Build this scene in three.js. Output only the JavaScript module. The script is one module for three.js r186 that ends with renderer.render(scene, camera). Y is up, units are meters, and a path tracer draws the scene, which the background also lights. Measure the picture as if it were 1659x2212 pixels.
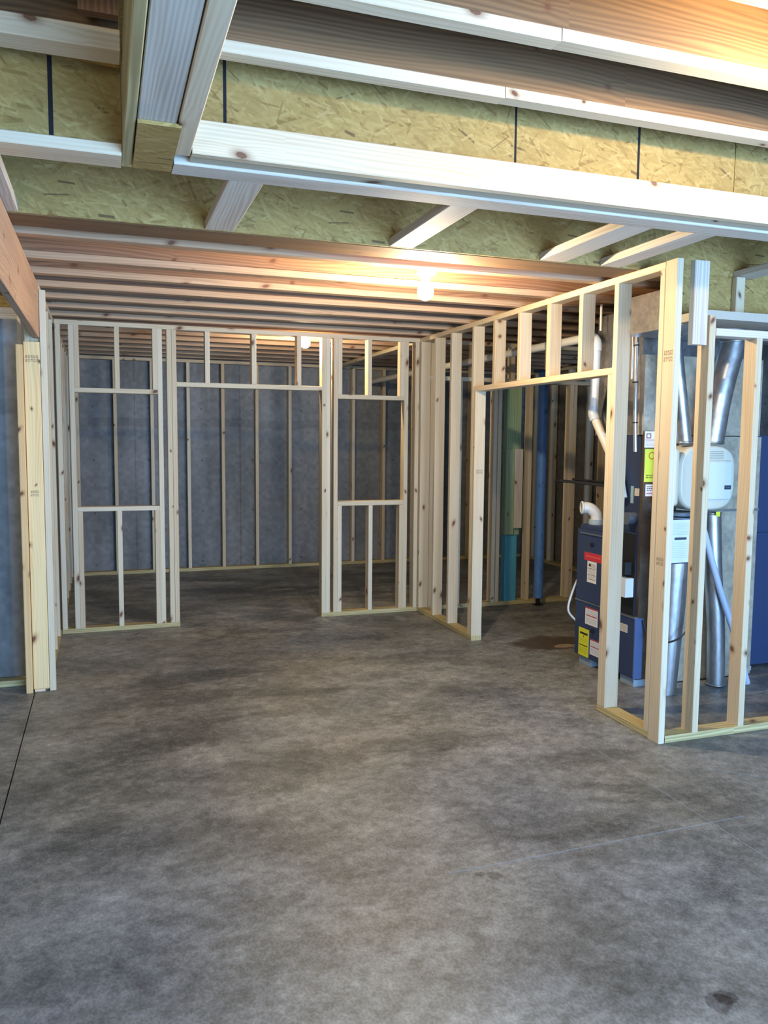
import * as THREE from 'three';
import { RectAreaLightUniformsLib } from 'three/addons/lights/RectAreaLightUniformsLib.js';
import { RoundedBoxGeometry } from 'three/addons/geometries/RoundedBoxGeometry.js';
import { mergeGeometries } from 'three/addons/utils/BufferGeometryUtils.js';

// ---------------------------------------------------------------- camera, sky, daylight, exposure
const scene = new THREE.Scene();
const renderer = new THREE.WebGLRenderer({ antialias: true });
renderer.toneMapping = THREE.LinearToneMapping;
renderer.toneMappingExposure = 0.86;
renderer.shadowMap.enabled = true;

const camera = new THREE.PerspectiveCamera(65.12, 1659 / 2212, 0.05, 60);
{
  const yaw = 0.336, pitch = -0.0898, roll = 0.0087;
  const fw = new THREE.Vector3(Math.sin(yaw) * Math.cos(pitch), Math.sin(pitch), -Math.cos(yaw) * Math.cos(pitch));
  const r0 = new THREE.Vector3(Math.cos(yaw), 0, Math.sin(yaw));
  const u0 = new THREE.Vector3().crossVectors(r0, fw);
  const r = r0.clone().multiplyScalar(Math.cos(roll)).addScaledVector(u0, Math.sin(roll));
  const u = u0.clone().multiplyScalar(Math.cos(roll)).addScaledVector(r0, -Math.sin(roll));
  camera.position.set(0, 1.5604, 0);
  camera.quaternion.setFromRotationMatrix(new THREE.Matrix4().makeBasis(r, u, fw.clone().negate()));
  camera.updateMatrixWorld();
}
scene.background = new THREE.Color(0.5, 0.72, 1.0);
scene.backgroundIntensity = 3.0;

RectAreaLightUniformsLib.init();
function daylight(w, h, x, y, z, tx, ty, tz, intensity, tint) {      // sky light entering through one opening, the size of that opening
  const l = new THREE.RectAreaLight(new THREE.Color(...tint), intensity, w, h);
  l.position.set(x, y, z); l.lookAt(tx, ty, tz); l.name = 'daylight'; scene.add(l);
}
const WIN = { x0: 0.5, x1: 4.7, y0: 0.05, y1: 2.1, z: 2.6 };      // glazed patio door behind the camera
const WIN2 = { x0: -2.3, x1: -0.7, y0: 0.9, y1: 2.1, z: 2.6 };    // window behind the camera
daylight(4.1, 2.0, 2.6, 1.08, 2.55, 2.6, 1.08, -5, 34, [0.3, 0.57, 1.0]);
daylight(1.5, 1.1, -1.5, 1.5, 2.55, -1.5, 1.5, -5, 14, [0.8, 0.95, 1.0]);

// ---------------------------------------------------------------- helpers
let seed = 12345;
const rnd = () => { seed = (seed * 1664525 + 1013904223) >>> 0; return seed / 4294967296; };
const rr = (a, b) => a + (b - a) * rnd();
const taken = new Map();
function numbered(n) { const k = taken.get(n) || 0; taken.set(n, k + 1); return k ? n + '_' + String(k).padStart(3, '0') : n; }
function hash2(x, y, s) { let h = (x * 374761393 + y * 668265263 + s * 1442695041) | 0; h = Math.imul(h ^ (h >>> 13), 1274126177); h ^= h >>> 16; return (h >>> 0) / 4294967296; }
function vnoise(x, y, s = 0, px = 0, py = 0) {                    // value noise, optionally periodic
  const xi = Math.floor(x), yi = Math.floor(y), fx = x - xi, fy = y - yi;
  const w = (v, p) => p ? ((v % p) + p) % p : v;
  const a = hash2(w(xi, px), w(yi, py), s), b = hash2(w(xi + 1, px), w(yi, py), s), c = hash2(w(xi, px), w(yi + 1, py), s), d = hash2(w(xi + 1, px), w(yi + 1, py), s);
  const u = fx * fx * (3 - 2 * fx), v = fy * fy * (3 - 2 * fy);
  return a + (b - a) * u + (c - a) * v + (a - b - c + d) * u * v;
}
function fbm(x, y, s, oct = 4, px = 0, py = 0) { let v = 0, a = 0.5, f = 1; for (let i = 0; i < oct; i++) { v += a * vnoise(x * f, y * f, s + i * 17, px * f, py * f); a *= 0.5; f *= 2; } return v / (1 - Math.pow(0.5, oct)); }
function dataTex(w, h, fn, srgb = true) {
  const d = new Uint8Array(w * h * 4);
  for (let y = 0; y < h; y++) for (let x = 0; x < w; x++) { const c = fn(x, y), i = (y * w + x) * 4; d[i] = c[0]; d[i + 1] = c[1]; d[i + 2] = c[2]; d[i + 3] = 255; }
  const t = new THREE.DataTexture(d, w, h); t.wrapS = t.wrapT = THREE.RepeatWrapping; t.magFilter = THREE.LinearFilter; t.minFilter = THREE.LinearMipmapLinearFilter; t.generateMipmaps = true;
  if (srgb) t.colorSpace = THREE.SRGBColorSpace; t.needsUpdate = true; return t;
}
const clamp = (v, a, b) => Math.max(a, Math.min(b, v));
const mix = (a, b, t) => a + (b - a) * t;

// wood: one sheet is 0.32 m across the grain and 2.56 m along it
const WU = 0.32, WV = 2.56;
function woodTex(s, light, dark, knotCount, ringAmp, knotCol = [98, 60, 38]) {
  const W = 192, Hh = 1024, knots = [];
  let q = s * 7919 + 13; const R = () => { q = (q * 1664525 + 1013904223) >>> 0; return q / 4294967296; };
  for (let i = 0; i < knotCount; i++) knots.push([R() * WU, R() * WV, 0.004 + R() * 0.008, 0.45 + R() * 0.8, (R() - 0.5) * 1.6]);
  return dataTex(W, Hh, (x, y) => {
    let u = x / W * WU, v = y / Hh * WV, k = 0, ring = 0;
    for (const [ku, kv, kr, kasp, ksk] of knots) {
      let du = u - ku, dv = v - kv; if (du > WU / 2) du -= WU; if (du < -WU / 2) du += WU; if (dv > WV / 2) dv -= WV; if (dv < -WV / 2) dv += WV;
      const d = Math.hypot(du, (dv + du * ksk) * kasp), e = d / kr;
      if (e < 3.4) { k = Math.max(k, e < 1 ? 0.92 : Math.pow(Math.max(0, 1 - (e - 1) / 2.4), 2) * 0.5); ring += 0.5 * Math.exp(-e * e * 0.22); }
      u += du * 0.45 * Math.exp(-Math.pow(d / (kr * 3.2), 2));
    }
    const warp = fbm(u * 9, v * 0.9, s, 3, 0, 0);
    const a = Math.sin((u * 62 + warp * 5.5) * 6.283);
    const streak = fbm(x / W * 70, y / Hh * 9, s + 5, 3, 70, 9), broad = fbm(x / W * 5, y / Hh * 4, s + 9, 3, 5, 4);
    let t = ringAmp * (0.5 + 0.5 * a) * (0.55 + 0.9 * broad) + 0.45 * (streak - 0.42) + 0.5 * (broad - 0.5);
    t = clamp(t, 0, 1);
    return [0, 1, 2].map((i) => clamp(mix(mix(light[i], dark[i], t), knotCol[i] + 20 * streak, clamp(k, 0, 1)), 0, 255));
  });
}
const std = (o) => new THREE.MeshStandardMaterial(o);
const lumberMats = [
  std({ map: woodTex(1, [232, 218, 188], [202, 174, 134], 11, 0.28), color: 0xe0ddd8, roughness: 0.72 }),
  std({ map: woodTex(2, [236, 224, 198], [210, 186, 148], 8, 0.25), color: 0xe0ddd8, roughness: 0.72 }),
  std({ map: woodTex(3, [230, 214, 184], [198, 168, 130], 14, 0.3), color: 0xe0ddd8, roughness: 0.72 }),
  std({ map: woodTex(4, [238, 227, 202], [214, 190, 154], 5, 0.25), color: 0xe0ddd8, roughness: 0.72 }),
];
const cleanMat = std({ map: woodTex(11, [222, 204, 174], [194, 166, 130], 3, 0.4), roughness: 0.7 });
const treatedMats = [std({ map: woodTex(5, [196, 182, 134], [146, 128, 84], 5, 0.6), roughness: 0.8 })];
const brownMats = [
  std({ map: woodTex(6, [150, 112, 84], [108, 76, 56], 4, 0.5), roughness: 0.8 }),
  std({ map: woodTex(7, [160, 120, 88], [114, 80, 58], 5, 0.5), roughness: 0.8 }),
];
const flangeMats = [std({ map: woodTex(8, [190, 156, 122], [148, 114, 86], 6, 0.4), roughness: 0.75 })];
const greyWoodMat = std({ map: woodTex(9, [212, 204, 190], [176, 158, 140], 2, 0.5), roughness: 0.75 });
const headerMat = std({ map: woodTex(10, [192, 158, 130], [150, 118, 96], 8, 0.4), roughness: 0.75 });

// oriented strand board, one sheet 1.2 m x 1.2 m
function osbTex() {
  const c = document.createElement('canvas'); c.width = c.height = 1024; const g = c.getContext('2d');
  g.fillStyle = 'rgb(184,156,100)'; g.fillRect(0, 0, 1024, 1024);
  for (let i = 0; i < 6500; i++) {
    const x = rnd() * 1024, y = rnd() * 1024, L = rr(28, 90), w = rr(3, 13), a = rnd() < 0.75 ? rr(-0.6, 0.6) + (rnd() < 0.5 ? 0 : 0.5) : rr(0, 3.14), t = rnd(), b = rr(-22, 22);
    const col = t < 0.005 ? [90, 66, 42] : t < 0.12 ? [158 + b, 128 + b, 78 + b] : t < 0.3 ? [206 + b * 0.5, 180 + b * 0.5, 126 + b * 0.5] : [186 + b * 0.7, 157 + b * 0.7, 100 + b * 0.7];
    for (const [ox, oy] of [[0, 0], [1024, 0], [-1024, 0], [0, 1024], [0, -1024]]) {
      g.save(); g.translate(x + ox, y + oy); g.rotate(a); g.globalAlpha = 0.62; g.fillStyle = `rgb(${col.map((v) => v | 0).join(',')})`;
      g.beginPath(); g.moveTo(-L / 2, -w / 2); g.lineTo(L / 2 - 4, -w / 2 + 1); g.lineTo(L / 2, w / 2); g.lineTo(-L / 2 + 3, w / 2 - 1); g.fill(); g.restore();
    }
  }
  const t = new THREE.CanvasTexture(c); t.colorSpace = THREE.SRGBColorSpace; t.wrapS = t.wrapT = THREE.RepeatWrapping; return t;
}
const osbMat = std({ map: osbTex(), color: 0xdedac4, roughness: 0.78 });

// cast concrete walls, one sheet 3.6 m x 2.7 m: form marks, blotches, a pour line
const concreteMat = std({
  map: dataTex(1024, 768, (x, y) => {
    const u = x / 1024 * 3.6, v = y / 768 * 2.7;
    const b = fbm(x / 1024 * 6, y / 768 * 4.5, 31, 5, 6, 0), f = fbm(x / 1024 * 90, y / 768 * 66, 37, 2, 90, 0), st = fbm(x / 1024 * 26, y / 768 * 1.6, 41, 3, 26, 0);
    let t = 124 + 46 * (b - 0.5) + 26 * (f - 0.5) + 30 * (st - 0.5);
    const seam = Math.abs(((u + 0.3) % 0.6) - 0.3); if (seam < 0.006) t -= 16;
    if (Math.abs(v - 1.72 - 0.03 * vnoise(u * 3, 0, 3)) < 0.05) t -= 9;
    const hx = ((u + 0.15) % 0.6) - 0.3, hy = ((v + 0.2) % 0.6) - 0.3; if (hx * hx + hy * hy < 0.00012) t -= 34;
    return [t - 1, t + 1, t + 1].map((q) => clamp(q, 0, 255));
  }), roughness: 0.85,
});

// ---------------------------------------------------------------- geometry builders
// a sawn board with eased long edges; uv in metres along and across the grain
function boardGeo(sx, sy, sz, axis, uScale = WU, vScale = WV, ease = 0.003) {
  const [L, A, B] = axis === 'x' ? [sx, sy, sz] : axis === 'y' ? [sy, sz, sx] : [sz, sx, sy];   // length, then the two cross sizes (right-handed)
  const e = Math.min(ease, A * 0.2, B * 0.2), a = A / 2, b = B / 2;
  const pts = [[a - e, -b], [a, -b + e], [a, b - e], [a - e, b], [-a + e, b], [-a, b - e], [-a, -b + e], [-a + e, -b]];
  const pos = [], nor = [], uv = [], u0 = rnd(), v0 = rnd();
  const map = (l, p, q) => axis === 'x' ? [l, p, q] : axis === 'y' ? [q, l, p] : [p, q, l];
  const push = (P, N, U) => { pos.push(...map(...P)); nor.push(...map(...N)); uv.push(...U); };
  let run = 0;
  for (let i = 0; i < 8; i++) {
    const p = pts[i], q = pts[(i + 1) % 8], dx = q[0] - p[0], dy = q[1] - p[1], len = Math.hypot(dx, dy), N = [0, dy / len, -dx / len];
    const u1 = u0 + run / uScale, u2 = u0 + (run + len) / uScale, vA = v0, vB = v0 + L / vScale; run += len;
    const v = [[[-L / 2, ...p], [u1, vA]], [[-L / 2, ...q], [u2, vA]], [[L / 2, ...q], [u2, vB]], [[L / 2, ...p], [u1, vB]]];
    for (const k of [0, 2, 1, 0, 3, 2]) push(v[k][0], N, v[k][1]);
  }
  for (const s of [-1, 1]) for (let i = 1; i < 7; i++) {
    const tri = s > 0 ? [0, i, i + 1] : [0, i + 1, i];
    for (const k of tri) push([s * L / 2, ...pts[k]], [s, 0, 0], [u0 + pts[k][0] / uScale, v0 + pts[k][1] / 1.2]);
  }
  const g = new THREE.BufferGeometry();
  g.setAttribute('position', new THREE.Float32BufferAttribute(pos, 3)); g.setAttribute('normal', new THREE.Float32BufferAttribute(nor, 3)); g.setAttribute('uv', new THREE.Float32BufferAttribute(uv, 2));
  // winding: make every triangle agree with its normal
  const A3 = new THREE.Vector3(), B3 = new THREE.Vector3(), C3 = new THREE.Vector3(), P = g.attributes.position, Nn = g.attributes.normal, Uu = g.attributes.uv;
  for (let i = 0; i < P.count; i += 3) {
    A3.fromBufferAttribute(P, i); B3.fromBufferAttribute(P, i + 1).sub(A3); C3.fromBufferAttribute(P, i + 2).sub(A3); B3.cross(C3);
    if (B3.x * Nn.getX(i) + B3.y * Nn.getY(i) + B3.z * Nn.getZ(i) < 0) {
      for (const at of [P, Nn, Uu]) { const n = at.itemSize, t = []; for (let k = 0; k < n; k++) { t[k] = at.array[(i + 1) * n + k]; at.array[(i + 1) * n + k] = at.array[(i + 2) * n + k]; at.array[(i + 2) * n + k] = t[k]; } }
    }
  }
  return g;
}
function add(name, geo, mat, parent, p) {                         // p is in world coordinates; parents are never turned
  const m = new THREE.Mesh(geo, mat); m.castShadow = m.receiveShadow = true;
  m.name = parent === scene ? numbered(name) : name;
  m.position.set(...p); for (let q = parent; q && q !== scene; q = q.parent) m.position.sub(q.position);
  parent.add(m); return m;
}
// a board given by its extents
function board(name, parent, x, y, z, axis, mat) {
  if (Array.isArray(mat)) mat = mat[Math.floor(rnd() * mat.length)];
  const g = boardGeo(x[1] - x[0], y[1] - y[0], z[1] - z[0], axis);
  return add(name, g, mat, parent, [(x[0] + x[1]) / 2, (y[0] + y[1]) / 2, (z[0] + z[1]) / 2]);
}
// box with uv in metres (per face), scaled by size of one texture sheet
function boxGeo(sx, sy, sz, su = 1, sv = su, ou = 0, ov = 0) {
  const g = new THREE.BoxGeometry(sx, sy, sz), P = g.attributes.position, N = g.attributes.normal, U = g.attributes.uv;
  for (let i = 0; i < P.count; i++) {
    const nx = Math.abs(N.getX(i)), ny = Math.abs(N.getY(i));
    const a = nx > 0.5 ? P.getZ(i) : P.getX(i), b = ny > 0.5 ? P.getZ(i) : P.getY(i);
    U.setXY(i, a / su + ou, b / sv + ov);
  }
  return g;
}
function panel(name, parent, x, y, z, mat, su, sv = su, ou = rnd(), ov = rnd()) {
  return add(name, boxGeo(x[1] - x[0], y[1] - y[0], z[1] - z[0], su, sv, ou, ov), mat, parent, [(x[0] + x[1]) / 2, (y[0] + y[1]) / 2, (z[0] + z[1]) / 2]);
}
function thing(name, at, label, category, group) {
  const o = new THREE.Group(); o.name = numbered(name); o.position.set(...at); scene.add(o);
  o.userData = label ? { label, category } : {}; if (group) o.userData.group = group;
  return o;
}
function structure(name, at) { const o = new THREE.Group(); o.name = name; o.position.set(...at); o.userData = { kind: 'structure' }; scene.add(o); return o; }
// sub-parts: a part group inside a thing
function sub(name, parent, at) {
  const o = new THREE.Group(); o.name = name; o.position.set(...at).sub(parent.position); parent.add(o); atOf.set(o, new THREE.Vector3(...at)); return o;
}
const atOf = new Map();
function addIn(name, geo, mat, parent, p) {
  const m = new THREE.Mesh(geo, mat); m.castShadow = m.receiveShadow = true; m.name = name; m.position.set(...p).sub(atOf.get(parent)); parent.add(m); return m;
}
function boardIn(name, parent, x, y, z, axis, mat) {
  if (Array.isArray(mat)) mat = mat[Math.floor(rnd() * mat.length)];
  return addIn(name, boardGeo(x[1] - x[0], y[1] - y[0], z[1] - z[0], axis), mat, parent, [(x[0] + x[1]) / 2, (y[0] + y[1]) / 2, (z[0] + z[1]) / 2]);
}
function tubeGeo(pts, r, seg = 24, rad = 12, closed = false, tension = 0.5) {
  return new THREE.TubeGeometry(new THREE.CatmullRomCurve3(pts.map((p) => new THREE.Vector3(...p)), closed, 'centripetal', tension), seg, r, rad, closed);
}
const rel = (pts, o) => pts.map((p) => [p[0] - o[0], p[1] - o[1], p[2] - o[2]]);
function tube(name, parent, pts, r, mat, seg, rad) { return add(name, tubeGeo(rel(pts, pts[0]), r, seg, rad), mat, parent, pts[0]); }
function cylGeo(a, b, r1, r2 = r1, n = 24, open = false) {        // from a to b, around the middle
  const A = new THREE.Vector3(...a), B = new THREE.Vector3(...b), d = B.clone().sub(A), g = new THREE.CylinderGeometry(r2, r1, d.length(), n, 1, open);
  g.applyQuaternion(new THREE.Quaternion().setFromUnitVectors(new THREE.Vector3(0, 1, 0), d.normalize())); return g;
}
function cyl(name, parent, a, b, r1, r2, mat, n = 24) { return add(name, cylGeo(a, b, r1, r2, n), mat, parent, [(a[0] + b[0]) / 2, (a[1] + b[1]) / 2, (a[2] + b[2]) / 2]); }

const T = 0.038, D = 0.089, H = 2.464;     // stud thickness and depth, wall height

// ---------------------------------------------------------------- floor
const FX0 = -3.4, FX1 = 5.5, FZ0 = -9.8, FZ1 = 2.8;
const floorTex = (() => {
  const W = 1780, Hh = 2048, x0 = FX0, z0 = FZ0, sx = (FX1 - FX0) / W, sz = (FZ1 - FZ0) / Hh;
  // dark trowel burns and damp patches seen on the slab: x, z, half sizes, turn, depth
  const st = [[0.5, -5.3, 0.4, 0.13, 0.1, 26], [0.9, -4.78, 0.6, 0.16, 0.2, 24], [0.14, -4.2, 0.55, 0.2, -0.2, 20], [0.85, -3.67, 0.5, 0.14, 0.1, 16], [1.46, -3.78, 0.4, 0.14, 0.1, 16], [2.18, -3.3, 0.3, 0.08, 0.1, 14], [1.98, -2.39, 0.35, 0.12, 0.1, 12], [1.9, -4.6, 0.5, 0.14, 0.3, 14], [2.25, -5.2, 0.45, 0.16, 0.2, 16],
    [0.9, -7.6, 1.6, 0.9, 0.1, 20], [2.2, -8.6, 1.4, 0.7, 0, 18], [0.25, -3.1, 0.5, 0.22, 0.3, 12], [1.6, -2.85, 0.4, 0.12, 0.2, 10], [2.5, -2.35, 0.25, 0.08, 0.4, 14], [1.35, -1.9, 0.5, 0.2, 0.3, 8], [1.9, -2.9, 0.25, 0.06, 0.1, 18], [2.15, -2.95, 0.3, 0.05, 0.5, 16]];
  return dataTex(W, Hh, (i, j) => {
    const x = x0 + i * sx, z = z0 + j * sz;
    const w1 = fbm(x * 0.8, z * 0.8, 51, 4), w2 = fbm(x * 2.6 + w1 * 2, z * 3.4 + w1 * 3, 53, 5), w3 = fbm(x * 14, z * 16, 57, 3), g = hash2(i, j, 3), sw = fbm(x * 3 + 4 * w1, z * 9 + 3 * w2, 61, 4);
    const w4 = fbm(x * 34 + 5 * w2, z * 40, 59, 3);
    let t = 119 + 30 * (w1 - 0.5) + 48 * (w2 - 0.5) + 40 * (w3 - 0.5) + 44 * (w4 - 0.5) + 34 * (g - 0.5) + 30 * (sw - 0.5);
    for (const [cx, cz, a, b, r, dpt] of st) {
      const dx = x - cx, dz = z - cz; if (Math.abs(dx) > 2 * a + 0.3 || Math.abs(dz) > 2 * a + 0.3) continue;
      const c = Math.cos(r), s = Math.sin(r), e = Math.hypot((dx * c + dz * s) / a, (-dx * s + dz * c) / b) + 1.5 * (sw - 0.5) + 1.3 * (w2 - 0.5);
      if (e < 1.2) t -= dpt * Math.min(1, (1.2 - e) * 1.6) * (0.5 + w3);
    }
    const warm = fbm(x * 1.3 + 7, z * 1.3, 71, 3) - 0.5;
    let R = t + 12 * warm, G = t + 2 + 4 * warm, B = t + 1 - 14 * warm;
    // rusty damp ring beside the furnace
    { const e = Math.hypot((x - 3.22) / 0.36, (z + 5.36) / 0.24) + 1.0 * (w2 - 0.5) + 0.5 * (w3 - 0.5); if (e < 1) { const k = Math.min(1, (1 - e) * 3); R = mix(R, 78, k * 0.8); G = mix(G, 64, k * 0.8); B = mix(B, 50, k * 0.8); } 
      const e2 = Math.hypot((x - 3.3) / 0.09, (z + 5.235) / 0.05) + 0.5 * (w3 - 0.5); if (e2 < 1) { R = mix(R, 190, 0.7); G = mix(G, 172, 0.7); B = mix(B, 148, 0.7); } }
    // small dark spots
    for (const [cx, cz, a] of [[1.294, -2.476, 0.03], [1.25, -2.5, 0.02], [1.584, -1.686, 0.04], [1.62, -1.7, 0.03]]) { const e = Math.hypot(x - cx, z - cz) / a + 1.4 * (w3 - 0.5); if (e < 1) { R -= 34; G -= 36; B -= 34; } }
    return [clamp(R, 0, 255), clamp(G, 0, 255), clamp(B, 0, 255)];
  });
})();
floorTex.wrapS = floorTex.wrapT = THREE.ClampToEdgeWrapping;
const floorBump = dataTex(512, 512, (i, j) => { const v = 128 + 90 * (fbm(i / 512 * 40, j / 512 * 40, 81, 4, 40, 40) - 0.5) + 50 * (hash2(i, j, 5) - 0.5); return [v, v, v]; }, false);
floorBump.repeat.set(14, 20);
const floorMat = std({ map: floorTex, bumpMap: floorBump, bumpScale: 0.0006, roughness: 0.52 });
const jointMat = std({ color: 0x4a4a48, roughness: 0.95 });
const floor = structure('floor', [0, 0, 0]);
function slab(x, z) {
  const g = new THREE.BoxGeometry(x[1] - x[0], 0.1, z[1] - z[0]), P = g.attributes.position, U = g.attributes.uv, cx = (x[0] + x[1]) / 2, cz = (z[0] + z[1]) / 2;
  for (let i = 0; i < P.count; i++) U.setXY(i, (P.getX(i) + cx - FX0) / (FX1 - FX0), (P.getZ(i) + cz - FZ0) / (FZ1 - FZ0));
  add('slab', g, floorMat, floor, [cx, -0.05, cz]);
}
slab([-0.427, FX1], [FZ0, FZ1]);
slab([FX0, -0.433], [-5.36, FZ1]);
slab([FX0, -0.433], [FZ0, -5.366]);
add('base', new THREE.BoxGeometry(FX1 - FX0, 0.1, FZ1 - FZ0), jointMat, floor, [(FX0 + FX1) / 2, -0.152, (FZ0 + FZ1) / 2]);
// snapped chalk lines on the slab
const chalkMat = std({ color: 0xa9b4bc, roughness: 0.95, transparent: true, opacity: 0.42, polygonOffset: true, polygonOffsetFactor: -1 });
function chalk(a, b, w) { const L = Math.hypot(b[0] - a[0], b[1] - a[1]), g = new THREE.BoxGeometry(L, 0.0006, w); g.rotateY(-Math.atan2(b[1] - a[1], b[0] - a[0])); add('chalk_line', g, chalkMat, floor, [(a[0] + b[0]) / 2, 0.0004, (a[1] + b[1]) / 2]); }
chalk([1.15, -2.535], [2.5, -2.555], 0.004); chalk([2.33, -3.57], [2.33, -2.1], 0.005); chalk([2.72, -3.0], [2.95, -2.78], 0.006);

// ---------------------------------------------------------------- concrete walls and shell
function concreteWall(name, x, y, z, ou = 0.1) {
  const o = add(name, boxGeo(x[1] - x[0], y[1] - y[0], z[1] - z[0], 3.6, 2.7, ou, (y[1] - y[0]) / 2 / 2.7), concreteMat, scene, [(x[0] + x[1]) / 2, (y[0] + y[1]) / 2, (z[0] + z[1]) / 2]);
  o.userData = { kind: 'structure' }; return o;
}
concreteWall('wall_back', [-0.75, 5.75], [0, 2.76], [-9.9, -9.66]);
concreteWall('wall_left', [-0.75, -0.49], [0, 2.76], [-9.66, -5.75], 0.4);
concreteWall('wall_alcove', [-3.4, -0.49], [0, 2.28], [-5.75, -5.5], 0.7);
concreteWall('wall_side', [-3.6, -3.4], [0, 3.1], [-5.75, 2.8], 0.2);
concreteWall('wall_right', [5.45, 5.75], [0, 3.1], [-9.66, 2.8], 0.3);
// wall behind the camera, with the openings the daylight enters by
const wallFront = structure('wall_front', [1, 0, 2.7]);
const paintMat = std({ color: 0xb9b6ac, roughness: 0.9 });
const frameMat = std({ color: 0xe8e8e4, roughness: 0.4 });
const glassMat = new THREE.MeshPhysicalMaterial({ color: 0xffffff, roughness: 0, transmission: 1, thickness: 0, ior: 1.45 });
const zf0 = 2.6, zf1 = 2.8;
for (const [x, y] of [[[-3.6, -2.3], [0, 3.1]], [[-2.3, -0.7], [0, 0.9]], [[-2.3, -0.7], [2.1, 3.1]], [[-0.7, 0.5], [0, 3.1]], [[0.5, 4.7], [2.1, 3.1]], [[4.7, 5.75], [0, 3.1]]])
  panel('wall_panel', wallFront, x, y, [zf0, zf1], paintMat, 1);
function glazed(name, W, mullions) {
  const o = structure(name, [(W.x0 + W.x1) / 2, W.y0, 2.72]), f = 0.06;
  for (const x of [[W.x0, W.x0 + f], [W.x1 - f, W.x1], ...mullions.map((m) => [m - f / 2, m + f / 2])]) panel('frame_stile', o, x, [W.y0, W.y1], [2.69, 2.75], frameMat, 1);
  for (const y of [[W.y0, W.y0 + f], [W.y1 - f, W.y1]]) panel('frame_rail', o, [W.x0 + f, W.x1 - f], y, [2.695, 2.745], frameMat, 1);
  panel('pane', o, [W.x0 + f, W.x1 - f], [W.y0 + f, W.y1 - f], [2.718, 2.722], glassMat, 1);
}
glazed('window_1', { ...WIN, y0: 0 }, [1.9, 3.3]); glazed('window_2', WIN2, [-1.5]);
// sill plates and rim on top of the low concrete walls
const sill = thing('sill_plate', [-1.9, 2.28, -5.6], 'grey weathered sill plates on top of the concrete wall left of the post', 'sill plate');
board('plate', sill, [-3.4, -0.49], [2.28, 2.318], [-5.74, -5.52], 'x', greyWoodMat);
board('plate', sill, [-3.4, -0.49], [2.318, 2.356], [-5.74, -5.53], 'x', greyWoodMat);
panel('rim_board', sill, [-3.4, -0.5], [2.356, 2.72], [-5.62, -5.58], osbMat, 1.2);

// ---------------------------------------------------------------- ceiling: joists and subfloor
const ceiling = structure('ceiling', [1, 2.464, -3]);
function iJoist(z, y0, h, x, webMat, fl = 0.064, mat = flangeMats, joint = 0) {
  const o = sub('joist', ceiling, [(x[0] + x[1]) / 2, y0, z]);
  if (joint) { boardIn('flange', o, [x[0], joint - 0.001], [y0, y0 + T], [z - fl / 2, z + fl / 2], 'x', cleanMat); boardIn('flange', o, [joint + 0.001, x[1]], [y0 + 0.0015, y0 + T], [z - fl / 2, z + fl / 2 + 0.0015], 'x', lumberMats[1]); }
  else boardIn('flange', o, x, [y0, y0 + T], [z - fl / 2, z + fl / 2], 'x', mat);
  boardIn('flange', o, x, [y0 + h - T, y0 + h], [z - fl / 2, z + fl / 2], 'x', mat);
  if (webMat === osbMat) addIn('web', boxGeo(x[1] - x[0], h - 2 * T, 0.012, 1.2, 1.2, rnd(), rnd()), osbMat, o, [(x[0] + x[1]) / 2, y0 + h / 2, z]);
  else boardIn('web', o, x, [y0 + T, y0 + h - T], [z - 0.012, z + 0.012], 'x', webMat);
  return o;
}
// rear bay: joists at wall height
const rearJ = [-4.03, -4.55, -4.95, -5.36, -5.77, -6.17, -6.58, -6.98, -7.39, -7.8, -8.2, -8.61, -9.02, -9.42];
rearJ.forEach((z) => iJoist(z, H, 0.26, [-0.74, 5.44], brownMats, 0.07, flangeMats));
panel('subfloor', ceiling, [-0.75, 5.45], [H + 0.26, H + 0.285], [-9.9, -3.66], osbMat, 1.2);
panel('subfloor', ceiling, [-3.4, -0.75], [H + 0.26, H + 0.285], [-5.9, -3.66], osbMat, 1.2);
// front bay: joists set higher
const FY = 2.735, FH = 0.302;
const cleanFlange = [lumberMats[3], cleanMat];
const frontWeb = [std({ map: woodTex(12, [136, 104, 70], [90, 66, 44], 4, 0.5), roughness: 0.8 })];
for (const z of [-2.2, -1.8, -1.39, -0.98, -0.57, -0.16, 0.25, 0.66, 1.07, 1.48, 1.89, 2.3]) iJoist(z, FY, FH, [-3.39, 5.44], frontWeb, 0.06, cleanFlange, z === -2.2 ? 1.3 : 0);
iJoist(-2.61, FY, FH, [0.286, 5.44], frontWeb, 0.06, cleanFlange, 1.33); iJoist(-2.735, FY + 0.025, FH - 0.025, [-3.39, 0.07], frontWeb, 0.06, cleanFlange);
panel('subfloor', ceiling, [-3.4, 5.45], [FY + FH, FY + FH + 0.025], [-3.66, 2.8], osbMat, 1.2);
// lower alcove ceiling on the left of the header
for (const z of [-3.98, -4.39, -4.8, -5.2]) { const o = sub('joist', ceiling, [-2, H, z]); boardIn('plank', o, [-3.39, -0.745], [H, H + 0.235], [z - T / 2, z + T / 2], 'x', brownMats); }

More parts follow.
